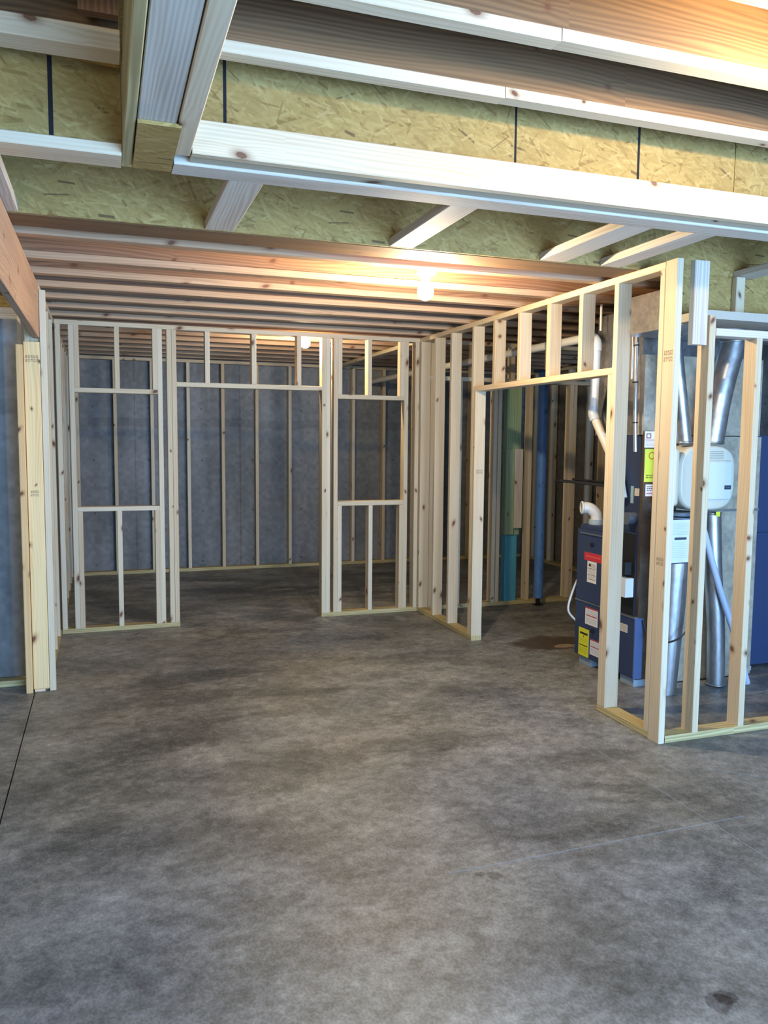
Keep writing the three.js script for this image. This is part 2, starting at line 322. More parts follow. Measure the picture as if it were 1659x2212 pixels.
// ---------------------------------------------------------------- soffit: strand board faces and a ladder frame at wall height
const soffit = thing('soffit_frame', [1.2, H, -3.2], 'boxed soffit across the room, strand board faces over a pale lumber ladder frame', 'soffit');
panel('rear_panel', soffit, [-0.9, 5.44], [H, 3.03], [-3.655, -3.64], osbMat, 1.2);
board('rear_beam', soffit, [-3.39, 5.44], [H - 0.002, H + 0.235], [-3.86, -3.657], 'x', std({ map: brownMats[1].map, color: 0xd6d8c6, roughness: 0.8 }));
for (const x of [[-3.39, -1.9], [-1.898, 0.075], [0.29, 2.545], [2.549, 5.44]]) panel('front_panel', soffit, x, [H + T, 3.03], [-2.842, -2.83], osbMat, 1.2);
board('ledger', soffit, [0.24, 5.44], [H, H + T], [-2.935, -2.822], 'x', greyWoodMat);
board('ledger', soffit, [-3.39, 0.075], [H, H + T], [-2.935, -2.805], 'x', cleanMat);
board('chord', soffit, [0.288, 5.44], [H + 0.004, H + 0.112], [-2.75, -2.712], 'x', cleanMat);
board('chord', soffit, [0.288, 5.44], [H + 0.008, H + 0.1], [-2.815, -2.753], 'x', lumberMats[3]);
for (const x of [[-1.3, -1.185], [-0.42, -0.305], [0.435, 0.56], [1.285, 1.405], [2.085, 2.225], [2.44, 2.56], [3.3, 3.42]]) board('cross_piece', soffit, x, [H + 0.001, H + T], [-3.637, -2.937], 'z', greyWoodMat);
// black layout lines drawn on the strand board
const inkMat = std({ color: 0x17171b, roughness: 0.9 });
for (const [x, y0, y1, w] of [[-0.135, 2.505, 2.75, 0.014], [0.409, 2.59, 2.84, 0.011], [1.506, 2.58, 2.84, 0.009], [2.063, 2.58, 2.84, 0.011]]) add('layout_line', new THREE.BoxGeometry(w, y1 - y0, 0.0008), inkMat, soffit, [x, (y0 + y1) / 2, -2.8298]);

// box beam running towards the camera
const bb = thing('boxed_timber', [0.18, H, -1.6], 'built-up ceiling beam of three pale boards running from the soffit over the camera', 'beam');
board('side_board', bb, [0.077, 0.108], [H + 0.006, FY - 0.001], [-2.93, 1.8], 'z', treatedMats[0]);
board('bottom_board', bb, [0.112, 0.222], [H + 0.012, H + 0.05], [-2.9, 1.8], 'z', greyWoodMat);
board('side_board', bb, [0.226, 0.284], [H + 0.006, FY - 0.001], [-2.75, 1.8], 'z', cleanMat);
panel('end_patch', bb, [0.112, 0.236], [H - 0.001, H + 0.0105], [-2.91, -2.5], osbMat, 1.2);
const strap = thing('ledger_timber', [-1.6, 2.695, -2.65], 'white lumber ledger butting the left side of the built-up ceiling beam', 'beam');
board('ledger_board', strap, [-3.39, 0.07], [2.697, 2.757], [-2.7, -2.6], 'x', cleanMat);
const blk = thing('blocking', [0.02, 2.74, -2.66], 'brown wood block standing above the white ledger at the top left', 'block');
board('block', blk, [-0.045, 0.068], [2.8, 2.995], [-2.647, -2.61], 'y', brownMats[1]);

// ---------------------------------------------------------------- stud walls
const lm = lumberMats;
// studs of a wall running along x, standing between z0 and z1
function studX(w, x0, z0, y0 = T, y1 = H - T, name = 'stud', mat = lm) { return board(name, w, [x0, x0 + T], [y0, y1], z0, 'y', mat); }
function studZ(w, z0, x0, y0 = T, y1 = H - T, name = 'stud', mat = lm) { return board(name, w, x0, [y0, y1], [z0, z0 + T], 'y', mat); }

// partition across the back, with a doorway between two openings
const ZB = [-6.829, -6.74];
const pb = thing('stud_frame', [1.1, 0, -6.785], 'stud wall across the back of the room with a doorway between two window openings', 'stud wall');
board('bottom_plate', pb, [-0.34, 0.57], [0, T], ZB, 'x', treatedMats);
board('bottom_plate', pb, [1.78, 2.68], [0, T], ZB, 'x', treatedMats);
board('top_plate', pb, [-0.34, 2.68], [H - T, H - 0.001], ZB, 'x', lm);
for (const x of [-0.338, -0.243, 0.42, 0.492, 0.531, 1.781, 1.815, 1.886, 2.538, 2.64]) if (![1.815, 0.531].includes(x)) studX(pb, x, ZB);
board('stud', pb, [1.819, 1.857], [T, H - T], ZB, 'y', lm);
studX(pb, 0.531, ZB, T, H - T, 'jack_stud'); 
// left opening
board('header', pb, [-0.205, 0.42], [1.909, 1.946], ZB, 'x', lm); board('sill', pb, [-0.205, 0.42], [0.974, 1.01], ZB, 'x', lm);
studX(pb, -0.205, ZB, T, 0.974, 'cripple_stud'); studX(pb, 0.09, ZB, T, 0.974, 'cripple_stud'); studX(pb, 0.382, ZB, T, 0.974, 'cripple_stud');
studX(pb, -0.205, ZB, 1.946, H - T, 'cripple_stud'); studX(pb, 0.094, ZB, 1.946, H - T, 'cripple_stud'); studX(pb, 0.382, ZB, 1.946, H - T, 'cripple_stud');
// doorway
board('header', pb, [0.569, 1.781], [1.975, 2.013], ZB, 'x', lm);
for (const x of [0.796, 1.178, 1.562]) studX(pb, x, ZB, 2.013, H - T, 'cripple_stud');
// right opening
board('header', pb, [1.924, 2.538], [1.911, 1.949], ZB, 'x', lm); board('sill', pb, [1.924, 2.538], [0.98, 1.02], ZB, 'x', lm);
studX(pb, 1.924, ZB, T, 0.98, 'cripple_stud'); studX(pb, 2.21, ZB, T, 0.98, 'cripple_stud'); studX(pb, 2.5, ZB, T, 0.98, 'cripple_stud');
studX(pb, 1.924, ZB, 1.949, H - T, 'cripple_stud'); studX(pb, 2.194, ZB, 1.949, H - T, 'cripple_stud'); studX(pb, 2.5, ZB, 1.949, H - T, 'cripple_stud');

// long partition on the right, with a wide doorway to the furnace
const XR = [2.682, 2.771];
const pr = thing('stud_frame', [2.72, 0, -5.1], 'long stud wall on the right side with a wide doorway in front of the furnace', 'stud wall');
board('bottom_plate', pr, XR, [0, T], [-6.74, -5.589], 'z', treatedMats);
board('bottom_plate', pr, XR, [0, T], [-3.89, -3.425], 'z', treatedMats);
board('top_plate', pr, XR, [H - T, H - 0.001], [-6.74, -3.425], 'z', cleanMat);
for (const z of [-6.738, -6.41, -6.08]) studZ(pr, z, XR);
studZ(pr, -5.665, XR); studZ(pr, -5.627, XR, T, 1.934, 'jack_stud');
studZ(pr, -3.89, XR, T, 1.934, 'jack_stud'); studZ(pr, -3.852, XR);
studZ(pr, -3.464, XR);
board('top_plate', pr, XR, [H - T, H - 0.001], [-9.55, -6.831], 'z', lm); studZ(pr, -6.87, XR, 0.001);
board('header', pr, XR, [1.934, 1.972], [-5.627, -3.852], 'z', cleanMat);
for (const z of [-5.318, -4.948, -4.568, -4.2]) studZ(pr, z, XR, 1.972, H - T, 'cripple_stud');

// return wall in front of the furnace
const ZN = [-3.424, -3.335];
const pn = thing('stud_frame', [3.3, 0, -3.38], 'near corner stud wall at the right edge with nailed block and low top plate', 'stud wall');
board('bottom_plate', pn, [2.722, 5.0], [0, T], ZN, 'x', treatedMats);
board('corner_stud', pn, [2.682, 2.7195], [0.001, H - 0.001], ZN, 'y', lm[1]);
board('stud', pn, [2.894, 2.932], [T, 2.2], ZN, 'y', lm[2]);
for (const x of [3.197, 3.603, 4.01, 4.416]) studX(pn, x, ZN, T, 2.1);
board('top_plate', pn, [2.934, 5.0], [2.1, 2.138], ZN, 'x', greyWoodMat);
board('block', pn, [2.79, 2.879], [2.05, H - 0.002], [-3.373, -3.335], 'y', greyWoodMat);

// partition on the left, ending at the post and header
const XL = [-0.433, -0.344];
const pl = thing('stud_frame', [-0.39, 0, -7], 'stud wall along the left side behind the yellow end post', 'stud wall');
board('bottom_plate', pl, XL, [0, T], [-9.55, -5.275], 'z', treatedMats);
board('top_plate', pl, XL, [H - T, H - 0.001], [-9.55, -5.275], 'z', lm);
for (const z of [-5.312, -5.36, -5.75, -6.15, -6.56, -6.9, -7.3, -7.71, -8.12, -8.52, -8.93, -9.34]) studZ(pl, z, XL);
const post = thing('end_post', [-0.4, 0, -5.24], 'yellow pine post of doubled boards under the left header beam', 'post');
board('trimmer', post, [-0.436, -0.347], [0.02, 2.12], [-5.27, -5.232], 'y', std({ map: lm[0].map, color: 0xfff0d0, roughness: 0.72 }));
board('trimmer', post, [-0.477, -0.439], [0.001, 2.1], [-5.3, -5.214], 'y', std({ map: lm[2].map, color: 0xf2d9b4, roughness: 0.72 }));
board('shim', post, [-0.43, -0.37], [0.001, 0.019], [-5.265, -5.225], 'x', cleanMat);
board('king_stud', post, [-0.345, -0.309], [0.001, H - T - 0.001], [-5.273, -5.235], 'y', lm[3]);
const hb = thing('header_timber', [-0.39, 2.16, -4], 'reddish brown timber header beam high on the left edge', 'beam');
board('beam_ply', hb, [-0.384, -0.347], [2.145, H - 0.004], [-5.272, -1.4], 'z', headerMat);

// low plate at the foot of the alcove wall
const ap = thing('floor_plate', [-1.9, 0, -5.42], 'treated wood plate on the floor along the concrete wall left of the post', 'plate');
board('plate', ap, [-3.39, -0.48], [0, T], [-5.48, -5.39], 'x', treatedMats);

// furring frame on the far concrete wall
const fr = thing('furring_frame', [2, 0, -9.6], 'furring studs along the far bluish concrete wall seen through the doorway', 'stud wall');
board('bottom_plate', fr, [-0.34, 5.3], [0, T], [-9.642, -9.553], 'x', treatedMats);
board('top_plate', fr, [-0.34, 5.3], [H - T, H - 0.001], [-9.642, -9.553], 'x', lm);
for (let x = -0.3; x < 5.2; x += 0.4) studX(fr, x + 0.01 + (Math.abs(x - 0.9) < 0.01 ? 0.004 : 0), [-9.642, -9.553]);
// furring frame on the right concrete wall
const f2 = thing('furring_frame', [5.36, 0, -8], 'furring studs along the right-hand concrete wall beyond the blue column', 'stud wall');
board('bottom_plate', f2, [5.33, 5.42], [0, T], [-9.5, -5.6], 'z', treatedMats);
board('top_plate', f2, [5.33, 5.42], [H - T, H - 0.001], [-9.5, -5.6], 'z', lm);
for (let z = -9.35; z < -5.7; z += 0.406) studZ(f2, z, [5.33, 5.42]);

// partition behind the furnace, with lowered top plate
const pf = thing('stud_frame', [3.6, 0, -6.785], 'low-topped stud wall behind the furnace doorway holding the teal post', 'stud wall');
board('bottom_plate', pf, [2.773, 4.33], [0, T], ZB, 'x', treatedMats);
board('top_plate', pf, [2.773, 5.3], [2.1, 2.138], ZB, 'x', lm);
board('top_plate', pf, [2.773, 5.3], [H - T, H - 0.001], ZB, 'x', lm);
for (const x of [2.79, 3.068, 3.43, 3.475, 3.8, 4.24, 4.279]) studX(pf, x, ZB, T, 2.1);
for (const x of [2.79, 3.2, 3.6, 4.0, 4.4, 4.8]) studX(pf, x, ZB, 2.138, H - T, 'cripple_stud');
board('stud', pf, [4.62, 4.658], [0.0, 2.1], ZB, 'y', lm[2]);

// teal and green post in that wall
const tealMat = std({ map: woodTex(21, [84, 168, 200], [62, 140, 172], 0, 0.4, [30, 70, 80]), roughness: 0.7 });
const greenMat = std({ map: woodTex(22, [168, 190, 150], [118, 154, 126], 3, 0.6, [70, 90, 60]), roughness: 0.75 });
const paleGreenMat = std({ map: woodTex(23, [196, 200, 182], [160, 168, 150], 2, 0.6, [110, 110, 90]), roughness: 0.75 });
const tp = thing('painted_post', [3.64, 0, -6.78], 'post painted teal below and green above with grey boards nailed midway', 'post');
board('lower_post', tp, [3.575, 3.7], [T, 0.67], [-6.825, -6.745], 'y', tealMat);
board('upper_post', tp, [3.573, 3.722], [0.672, 2.098], [-6.825, -6.75], 'y', greenMat);
board('cleat_board', tp, [3.556, 3.64], [0.68, 1.485], [-6.748, -6.71], 'y', std({ map: paleGreenMat.map, color: 0xd4ecd8, roughness: 0.75 }));
board('cleat_board', tp, [3.643, 3.728], [0.74, 1.485], [-6.748, -6.71], 'y', greyWoodMat);
// blue steel column
const colMat = std({ color: 0x5c90d4, roughness: 0.5, map: dataTex(128, 512, (x, y) => { const f = fbm(x / 128 * 10, y / 512 * 40, 91, 4, 10, 40), d = fbm(x / 128 * 4, y / 512 * 6, 93, 3, 4, 6); const v = 232 - 60 * Math.max(0, f - 0.55) * 4 * (d > 0.55 ? 1 : 0.2); return [v, v, v + 6].map((q) => clamp(q, 0, 255)); }) });
const sc = thing('steel_post', [3.9, 0, -6.66], 'round blue painted steel column with screw jack foot', 'column');
cyl('tube', sc, [3.895, 0.07, -6.66], [3.895, 2.2, -6.66], 0.045, 0.045, colMat, 32);
cyl('screw_jack', sc, [3.895, 0.005, -6.66], [3.895, 0.075, -6.66], 0.017, 0.017, std({ color: 0x22242a, roughness: 0.5, metalness: 0.7 }), 16);
panel('base_plate', sc, [3.855, 3.935], [0, 0.006], [-6.7, -6.62], std({ color: 0x22242a, roughness: 0.5, metalness: 0.7 }), 1);
panel('cap_plate', sc, [3.825, 3.965], [2.2, 2.22], [-6.73, -6.59], std({ color: 0x2a4f80, roughness: 0.5 }), 1);

// ---------------------------------------------------------------- light bulbs (glowing glass and a lamp inside each)
const bulbGlow = new THREE.MeshStandardMaterial({ color: 0xfff2dc, emissive: new THREE.Color(1, 0.83, 0.58), emissiveIntensity: 25, roughness: 0.4 });
const porcelain = std({ color: 0xe9e6dc, roughness: 0.3 });
function bulb(x, y, z, topY, label, cd) {
  const o = thing('light_bulb', [x, topY, z], label, 'light bulb', 'bare ceiling bulbs');
  cyl('lampholder', o, [x, topY - 0.012, z], [x, topY, z], 0.058, 0.06, porcelain);
  cyl('socket', o, [x, y + 0.045, z], [x, topY - 0.012, z], 0.02, 0.034, porcelain);
  const pts = [[0.001, -0.034], [0.012, -0.033], [0.024, -0.025], [0.03, -0.01], [0.0305, 0.002], [0.027, 0.016], [0.019, 0.032], [0.0135, 0.045], [0.001, 0.046]].map((p) => new THREE.Vector2(p[0] * 1.45, p[1] < 0.03 ? p[1] * 1.45 : p[1]));
  add('glass', new THREE.LatheGeometry(pts, 28), bulbGlow, o, [x, y, z]);
  const l = new THREE.PointLight(new THREE.Color(1, 0.78, 0.5), cd, 0, 2); l.position.set(x, y, z); l.castShadow = true; l.shadow.radius = 1.4; scene.add(l);
}
bulb(1.66, 2.362, -4.105, 2.464, 'bright bare bulb below the joists in the middle of the room', 11);
bulb(1.69, 2.405, -6.98, 2.464, 'bare bulb behind the doorway header of the back stud wall', 4);
bulb(2.05, 2.66, -1.86, 2.735, 'bare bulb below the front joists, just outside the upper right', 5);

// ---------------------------------------------------------------- furnace room
const blueMat = std({ color: 0x36466a, roughness: 0.42, metalness: 0.25, bumpMap: floorBump, bumpScale: 0.0002 });
const blueDark = std({ color: 0x2c3a58, roughness: 0.5, metalness: 0.2 });
const edgeMat = std({ color: 0x8f9aa8, roughness: 0.35, metalness: 0.8 });
const galvTex = dataTex(256, 256, (x, y) => { const f = fbm(x / 256 * 8, y / 256 * 8, 101, 4, 8, 8), c = fbm(x / 256 * 30, y / 256 * 30, 103, 2, 30, 30); const v = 176 + 50 * (f - 0.5) + 30 * (c - 0.5); return [v, v, v].map((q) => clamp(q, 0, 255)); });
const galvMat = std({ map: galvTex, roughness: 0.36, metalness: 0.9 });
const casingMat = std({ color: 0x7a6855, map: galvTex, roughness: 0.4, metalness: 0.3 });
const tanMat = std({ color: 0xfff0d4, map: galvTex, roughness: 0.42, metalness: 0.25 });
const pvcMat = std({ color: 0xd9dad6, roughness: 0.35 });
const blackMat = std({ color: 0x15161a, roughness: 0.5 });
function labelTex(w, h, bg, draw) {
  const c = document.createElement('canvas'); c.width = w; c.height = h; const g = c.getContext('2d'); g.fillStyle = bg; g.fillRect(0, 0, w, h); draw(g, w, h);
  const t = new THREE.CanvasTexture(c); t.colorSpace = THREE.SRGBColorSpace; return std({ map: t, roughness: 0.55 });
}
const bars = (g, list) => { for (const [x, y, w, h, col] of list) { g.fillStyle = col; g.fillRect(x, y, w, h); } };
const lines = (g, x, y, w, n, gap, col, hh = 3) => { for (let i = 0; i < n; i++) { g.fillStyle = col; for (let q = x; q < x + w;) { const L = 6 + ((i * 37 + q * 13) % 17); g.fillRect(q, y + i * gap, Math.min(L, x + w - q), hh); q += L + 4; } } };
// a label on a face looking towards -x (or +z when side is true): given by its extents
function decal(parent, name, mat, face, a, y, at, label) {
  const w = a[1] - a[0], h = y[1] - y[0], g = new THREE.BoxGeometry(face === 'x' ? 0.001 : w, h, face === 'x' ? w : 0.001), plain = std({ color: 0xcfcfcf, roughness: 0.6 });
  const m = face === 'x' ? [plain, mat, plain, plain, plain, plain] : [plain, plain, plain, plain, mat, plain];
  const p = face === 'x' ? [at, (y[0] + y[1]) / 2, (a[0] + a[1]) / 2] : [(a[0] + a[1]) / 2, (y[0] + y[1]) / 2, at];
  const o = add(name, g, m, parent, p); if (label) o.userData.label = label; return o;
}
const FXp = 3.14;
const fu = thing('furnace', [3.4, 0, -4.5], 'dark blue gas furnace with red, white and yellow labels beyond the doorway', 'furnace');
for (const [x, z] of [[3.22, -4.75], [3.22, -4.27], [3.34, -4.75], [3.34, -4.27]]) panel('foot_block', fu, [x - 0.055, x + 0.055], [0, 0.05], [z - 0.07, z + 0.07], std({ color: 0x8ea0ac, roughness: 0.8 }), 1);
panel('cabinet', fu, [3.165, 3.42], [0.05, 0.985], [-4.85, -4.205], blueMat, 0.5);
panel('upper_cabinet', fu, [3.19, 3.42], [0.987, 1.6], [-4.5, -4.205], blueDark, 0.5);
const lowDoor = panel('lower_door', fu, [FXp, 3.164], [0.065, 0.445], [-4.845, -4.175], blueMat, 0.5);
panel('door_flange', lowDoor, [FXp - 0.002, 3.2], [0.06, 0.45], [-4.178, -4.168], std({ color: 0x6d86b8, roughness: 0.3, metalness: 0.6 }), 0.5);
panel('door_rail', fu, [FXp - 0.006, 3.164], [0.447, 0.458], [-4.845, -4.175], edgeMat, 0.5);
const upDoor = panel('upper_door', fu, [FXp, 3.164], [0.46, 0.955], [-4.845, -4.42], blueMat, 0.5);
panel('door_handle', upDoor, [FXp - 0.012, FXp + 0.002], [0.925, 0.935], [-4.8, -4.5], edgeMat, 0.5);
panel('burner_recess', fu, [3.152, 3.164], [0.46, 0.98], [-4.415, -4.21], blackMat, 0.5);
const sideCasing = panel('side_casing', fu, [3.166, 3.42], [0.05, 1.603], [-4.203, -4.18], casingMat, 0.5);
panel('control_box', fu, [3.09, 3.15], [0.58, 0.7], [-4.335, -4.215], std({ color: 0xd5dade, roughness: 0.5 }), 0.5);
panel('gas_valve', fu, [3.1, 3.15], [0.72, 0.8], [-4.33, -4.24], blackMat, 0.5);
cyl('blower_port', fu, [3.13, 1.075, -4.29], [3.19, 1.075, -4.29], 0.04, 0.04, edgeMat);
cyl('door_knob', upDoor, [3.125, 0.86, -4.66], [3.14, 0.86, -4.66], 0.013, 0.013, blackMat, 16);
cyl('door_knob', lowDoor, [3.125, 0.27, -4.62], [3.14, 0.27, -4.62], 0.013, 0.013, blackMat, 16);
const whiteWarn = labelTex(128, 192, '#e6e8ea', (g) => { bars(g, [[20, 22, 30, 26, '#333'], [8, 62, 112, 5, '#444'], [8, 120, 112, 5, '#555'], [8, 160, 112, 5, '#555']]); lines(g, 54, 24, 64, 4, 9, '#777', 4); lines(g, 10, 74, 106, 5, 9, '#8a8a90'); lines(g, 10, 132, 106, 3, 9, '#8a8a90'); });
const whiteRed = labelTex(128, 128, '#e2e5ea', (g) => { bars(g, [[0, 0, 128, 10, '#b8303a'], [8, 56, 112, 8, '#b0424a']]); lines(g, 10, 20, 108, 4, 9, '#9aa0a8'); lines(g, 10, 74, 108, 5, 9, '#9aa0a8'); });
const yellowGuide = labelTex(96, 160, '#d7dc34', (g) => { bars(g, [[12, 24, 72, 12, '#2a2a12'], [44, 42, 6, 10, '#2a2a12'], [10, 96, 76, 6, '#4a4a16']]); lines(g, 12, 60, 70, 3, 9, '#b0b428'); lines(g, 12, 112, 70, 4, 9, '#a8ac24'); });
decal(upDoor, 'label_plate', labelTex(128, 32, '#c8323c', (g) => { lines(g, 14, 12, 100, 1, 8, '#d8666c', 6); }), 'x', [-4.755, -4.545], [0.745, 0.8], FXp - 0.0012, 'red label strip');
decal(upDoor, 'warning_label', whiteWarn, 'x', [-4.715, -4.605], [0.595, 0.742], FXp - 0.0012, 'white warning label with black lines');
decal(lowDoor, 'warning_label', whiteRed, 'x', [-4.722, -4.573], [0.3, 0.42], FXp - 0.0012, 'white label with red lines');
decal(lowDoor, 'energy_label', yellowGuide, 'x', [-4.795, -4.67], [0.066, 0.262], FXp - 0.0012, 'yellow energy label');
decal(lowDoor, 'warning_label', whiteRed, 'x', [-4.655, -4.515], [0.1, 0.208], FXp - 0.0012, 'white label with red lines');
decal(fu, 'rating_label', labelTex(96, 64, '#c9c6bd', (g) => lines(g, 8, 10, 80, 5, 10, '#77746c')), 'x', [-4.325, -4.245], [0.342, 0.394], FXp - 0.0012);
decal(fu, 'rating_label', labelTex(64, 64, '#c4c4bd', (g) => lines(g, 8, 10, 46, 5, 10, '#777')), 'x', [-4.29, -4.242], [1.22, 1.267], 3.1888);
decal(fu, 'rating_label', labelTex(32, 96, '#86a6b4', () => {}), 'x', [-4.33, -4.3], [1.17, 1.28], 3.1888);
decal(sideCasing, 'warning_label', labelTex(96, 128, '#e8e6e6', (g) => { bars(g, [[14, 16, 40, 40, '#9a4a50'], [22, 24, 24, 24, '#e8e6e6'], [8, 66, 80, 5, '#b06068']]); lines(g, 10, 80, 76, 4, 10, '#c08a90'); }), 'z', [3.166, 3.25], [1.526, 1.627], -4.1792);
decal(sideCasing, 'energy_label', labelTex(96, 224, '#cfe04a', (g) => { g.strokeStyle = '#c07828'; g.lineWidth = 8; g.beginPath(); g.arc(56, 46, 22, 0, 6.3); g.stroke(); lines(g, 14, 176, 60, 2, 14, '#6a7020', 8); }), 'z', [3.172, 3.26], [1.313, 1.518], -4.1792, 'lime green label');
decal(sideCasing, 'warning_label', labelTex(96, 80, '#e6e2e2', (g) => { lines(g, 12, 12, 60, 3, 12, '#5a4a5a', 7); bars(g, [[8, 56, 80, 10, '#c48a8e']]); }), 'z', [3.186, 3.26], [1.223, 1.297], -4.1792);
const whiteCord = tube('drain_tube', fu, [[3.16, 0.6, -4.853], [3.13, 0.5, -4.875], [3.1, 0.36, -4.875], [3.16, 0.28, -4.853]], 0.008, pvcMat, 24, 8);

// white plastic elbow on top of the furnace
const el = thing('vent_elbow', [3.24, 0.985, -4.77], 'short white plastic vent elbow standing on top of the furnace', 'pipe');
cyl('collar', el, [3.24, 0.986, -4.77], [3.24, 1.02, -4.77], 0.056, 0.054, std({ color: 0x9fb0ba, roughness: 0.5 }));
tube('elbow', el, [[3.24, 1.01, -4.77], [3.235, 1.055, -4.775], [3.2, 1.095, -4.8], [3.15, 1.1, -4.82]], 0.04, pvcMat, 20, 20);
add('rim', new THREE.TorusGeometry(0.04, 0.007, 10, 28).rotateY(Math.PI / 2 - 0.35), pvcMat, el, [3.15, 1.1, -4.82]);

// white exhaust pipe
const pv = thing('vent_pipe', [3.12, 1.4, -4.6], 'white plastic vent pipe bending down from the ceiling to the furnace', 'pipe');
tube('pipe_run', pv, [[3.12, 2.27, -9.6], [3.12, 2.268, -7], [3.12, 2.262, -4.75]], 0.03, pvcMat, 8, 20);
tube('elbow', pv, [[3.12, 2.262, -4.76], [3.12, 2.255, -4.71], [3.12, 2.225, -4.672], [3.12, 2.16, -4.665]], 0.036, pvcMat, 18, 20);
cyl('pipe', pv, [3.12, 2.17, -4.665], [3.12, 1.79, -4.672], 0.03, 0.03, pvcMat);
tube('coupling', pv, [[3.12, 1.8, -4.672], [3.12, 1.75, -4.672], [3.12, 1.7, -4.645]], 0.036, std({ color: 0xbfc8cc, roughness: 0.35 }), 10, 20);
cyl('pipe', pv, [3.12, 1.715, -4.652], [3.15, 1.36, -4.41], 0.03, 0.03, std({ color: 0xd8cfbf, roughness: 0.4 }));
cyl('hanger', pv, [3.12, 2.29, -4.62], [3.12, 2.463, -4.62], 0.008, 0.008, pvcMat, 10);
cyl('pipe', pv, [3.15, 1.365, -4.412], [3.15, 1.2, -4.36], 0.03, 0.03, pvcMat);

const bh = thing('black_hose', [3.19, 1.7, -4.56], 'short black corrugated hose behind the doorway stud above the furnace', 'hose');
tube('hose', bh, [[3.138, 1.92, -4.5], [3.135, 1.8, -4.535], [3.135, 1.72, -4.55], [3.138, 1.63, -4.51]], 0.03, blackMat, 24, 14);

// black gas pipe
const gp = thing('gas_pipe', [3.17, 1.27, -4.9], 'thin black iron gas pipe running level behind the doorway stud', 'pipe');
cyl('pipe', gp, [3.17, 1.272, -5.17], [3.17, 1.268, -4.52], 0.011, 0.011, std({ color: 0x3a3c42, roughness: 0.4, metalness: 0.6 }), 14);
cyl('end_cap', gp, [3.17, 1.272, -5.2], [3.17, 1.272, -5.16], 0.017, 0.017, std({ color: 0x2a2c30, roughness: 0.4, metalness: 0.6 }), 14);
cyl('pipe', gp, [3.185, 1.29, -5.0], [3.185, 1.285, -4.52], 0.008, 0.008, std({ color: 0x2a2c30, roughness: 0.4, metalness: 0.6 }), 12);

// supply plenum and trunk above the furnace
const pm = thing('supply_plenum', [3.5, 1.6, -4.5], 'tall galvanized sheet metal plenum rising from the furnace to the joists', 'duct');
panel('plenum_body', pm, [3.19, 4.09], [1.605, 2.4], [-4.75, -4.26], galvMat, 0.6);
panel('transition', pm, [3.17, 4.09], [1.606, 2.1], [-4.26, -4.205], tanMat, 0.6);
for (const x of [3.27, 3.31]) { const g = new THREE.BoxGeometry(0.006, 0.36, 0.006); add('seam_rib', g, galvMat, pm, [x, 1.93, -4.203]); }
panel('trunk_duct', pm, [3.0, 5.2], [2.2, 2.42], [-4.2, -3.67], galvMat, 0.6);
// silver insulated line with black ties
const ls = thing('line_set', [3.13, 1.6, -4.28], 'silver foil wrapped line with black ties climbing beside the plenum', 'pipe');
const foil = std({ color: 0xd9dde2, roughness: 0.2, metalness: 0.9 });
tube('foil_line', ls, [[3.17, 2.42, -4.3], [3.15, 2.2, -4.27], [3.13, 1.95, -4.24], [3.125, 1.75, -4.23], [3.13, 1.5, -4.22]], 0.013, foil, 30, 12);
tube('foil_line', ls, [[3.14, 2.43, -4.33], [3.135, 2.2, -4.29], [3.115, 1.95, -4.26]], 0.008, foil, 20, 10);
for (const [x, y, z] of [[3.145, 2.16, -4.265], [3.127, 1.93, -4.24], [3.126, 1.68, -4.227]]) add('tie', new THREE.TorusGeometry(0.015, 0.004, 8, 18).rotateX(Math.PI / 2), blackMat, ls, [x, y, z]);

// drum humidifier on the return duct
const beige = std({ color: 0xcfcbb8, roughness: 0.5 });
const hu = thing('humidifier', [3.45, 1.14, -4.05], 'beige rounded drum humidifier hanging on the duct behind the studs', 'humidifier');
{
  const s = new THREE.Shape(); const w = 0.19, h = 0.18;
  const n = 40; for (let i = 0; i <= n; i++) { const a = i / n * Math.PI * 2, c = Math.cos(a), q = Math.sin(a), e = 2 / 3.6; const X = Math.sign(c) * Math.pow(Math.abs(c), e) * w, Y = Math.sign(q) * Math.pow(Math.abs(q), e) * h; i ? s.lineTo(X, Y) : s.moveTo(X, Y); }
  const g = new THREE.ExtrudeGeometry(s, { depth: 0.13, bevelEnabled: true, bevelSize: 0.02, bevelThickness: 0.03, bevelSegments: 4 });
  add('drum_housing', g, beige, hu, [3.48, 1.345, -4.13]);
  const fc = add('front_cover', new RoundedBoxGeometry(0.2, 0.24, 0.03, 4, 0.014), std({ color: 0xd2d6d2, roughness: 0.5 }), hu, [3.55, 1.33, -3.965]);
  add('side_cap', new RoundedBoxGeometry(0.05, 0.35, 0.19, 5, 0.024), std({ color: 0xd8cdb4, roughness: 0.5 }), hu, [3.253, 1.35, -4.07]);
  for (let i = 0; i < 5; i++) add('vent_slot', new THREE.BoxGeometry(0.12, 0.004, 0.002), std({ color: 0x9a988a, roughness: 0.6 }), hu, [3.53, 1.462 + i * 0.011, -3.9692]);
  decal(fc, 'name_plate', labelTex(64, 32, '#2c3540', (g) => lines(g, 8, 12, 48, 1, 8, '#6a7078', 6)), 'z', [3.588, 3.638], [1.275, 1.3], -3.9492);
}
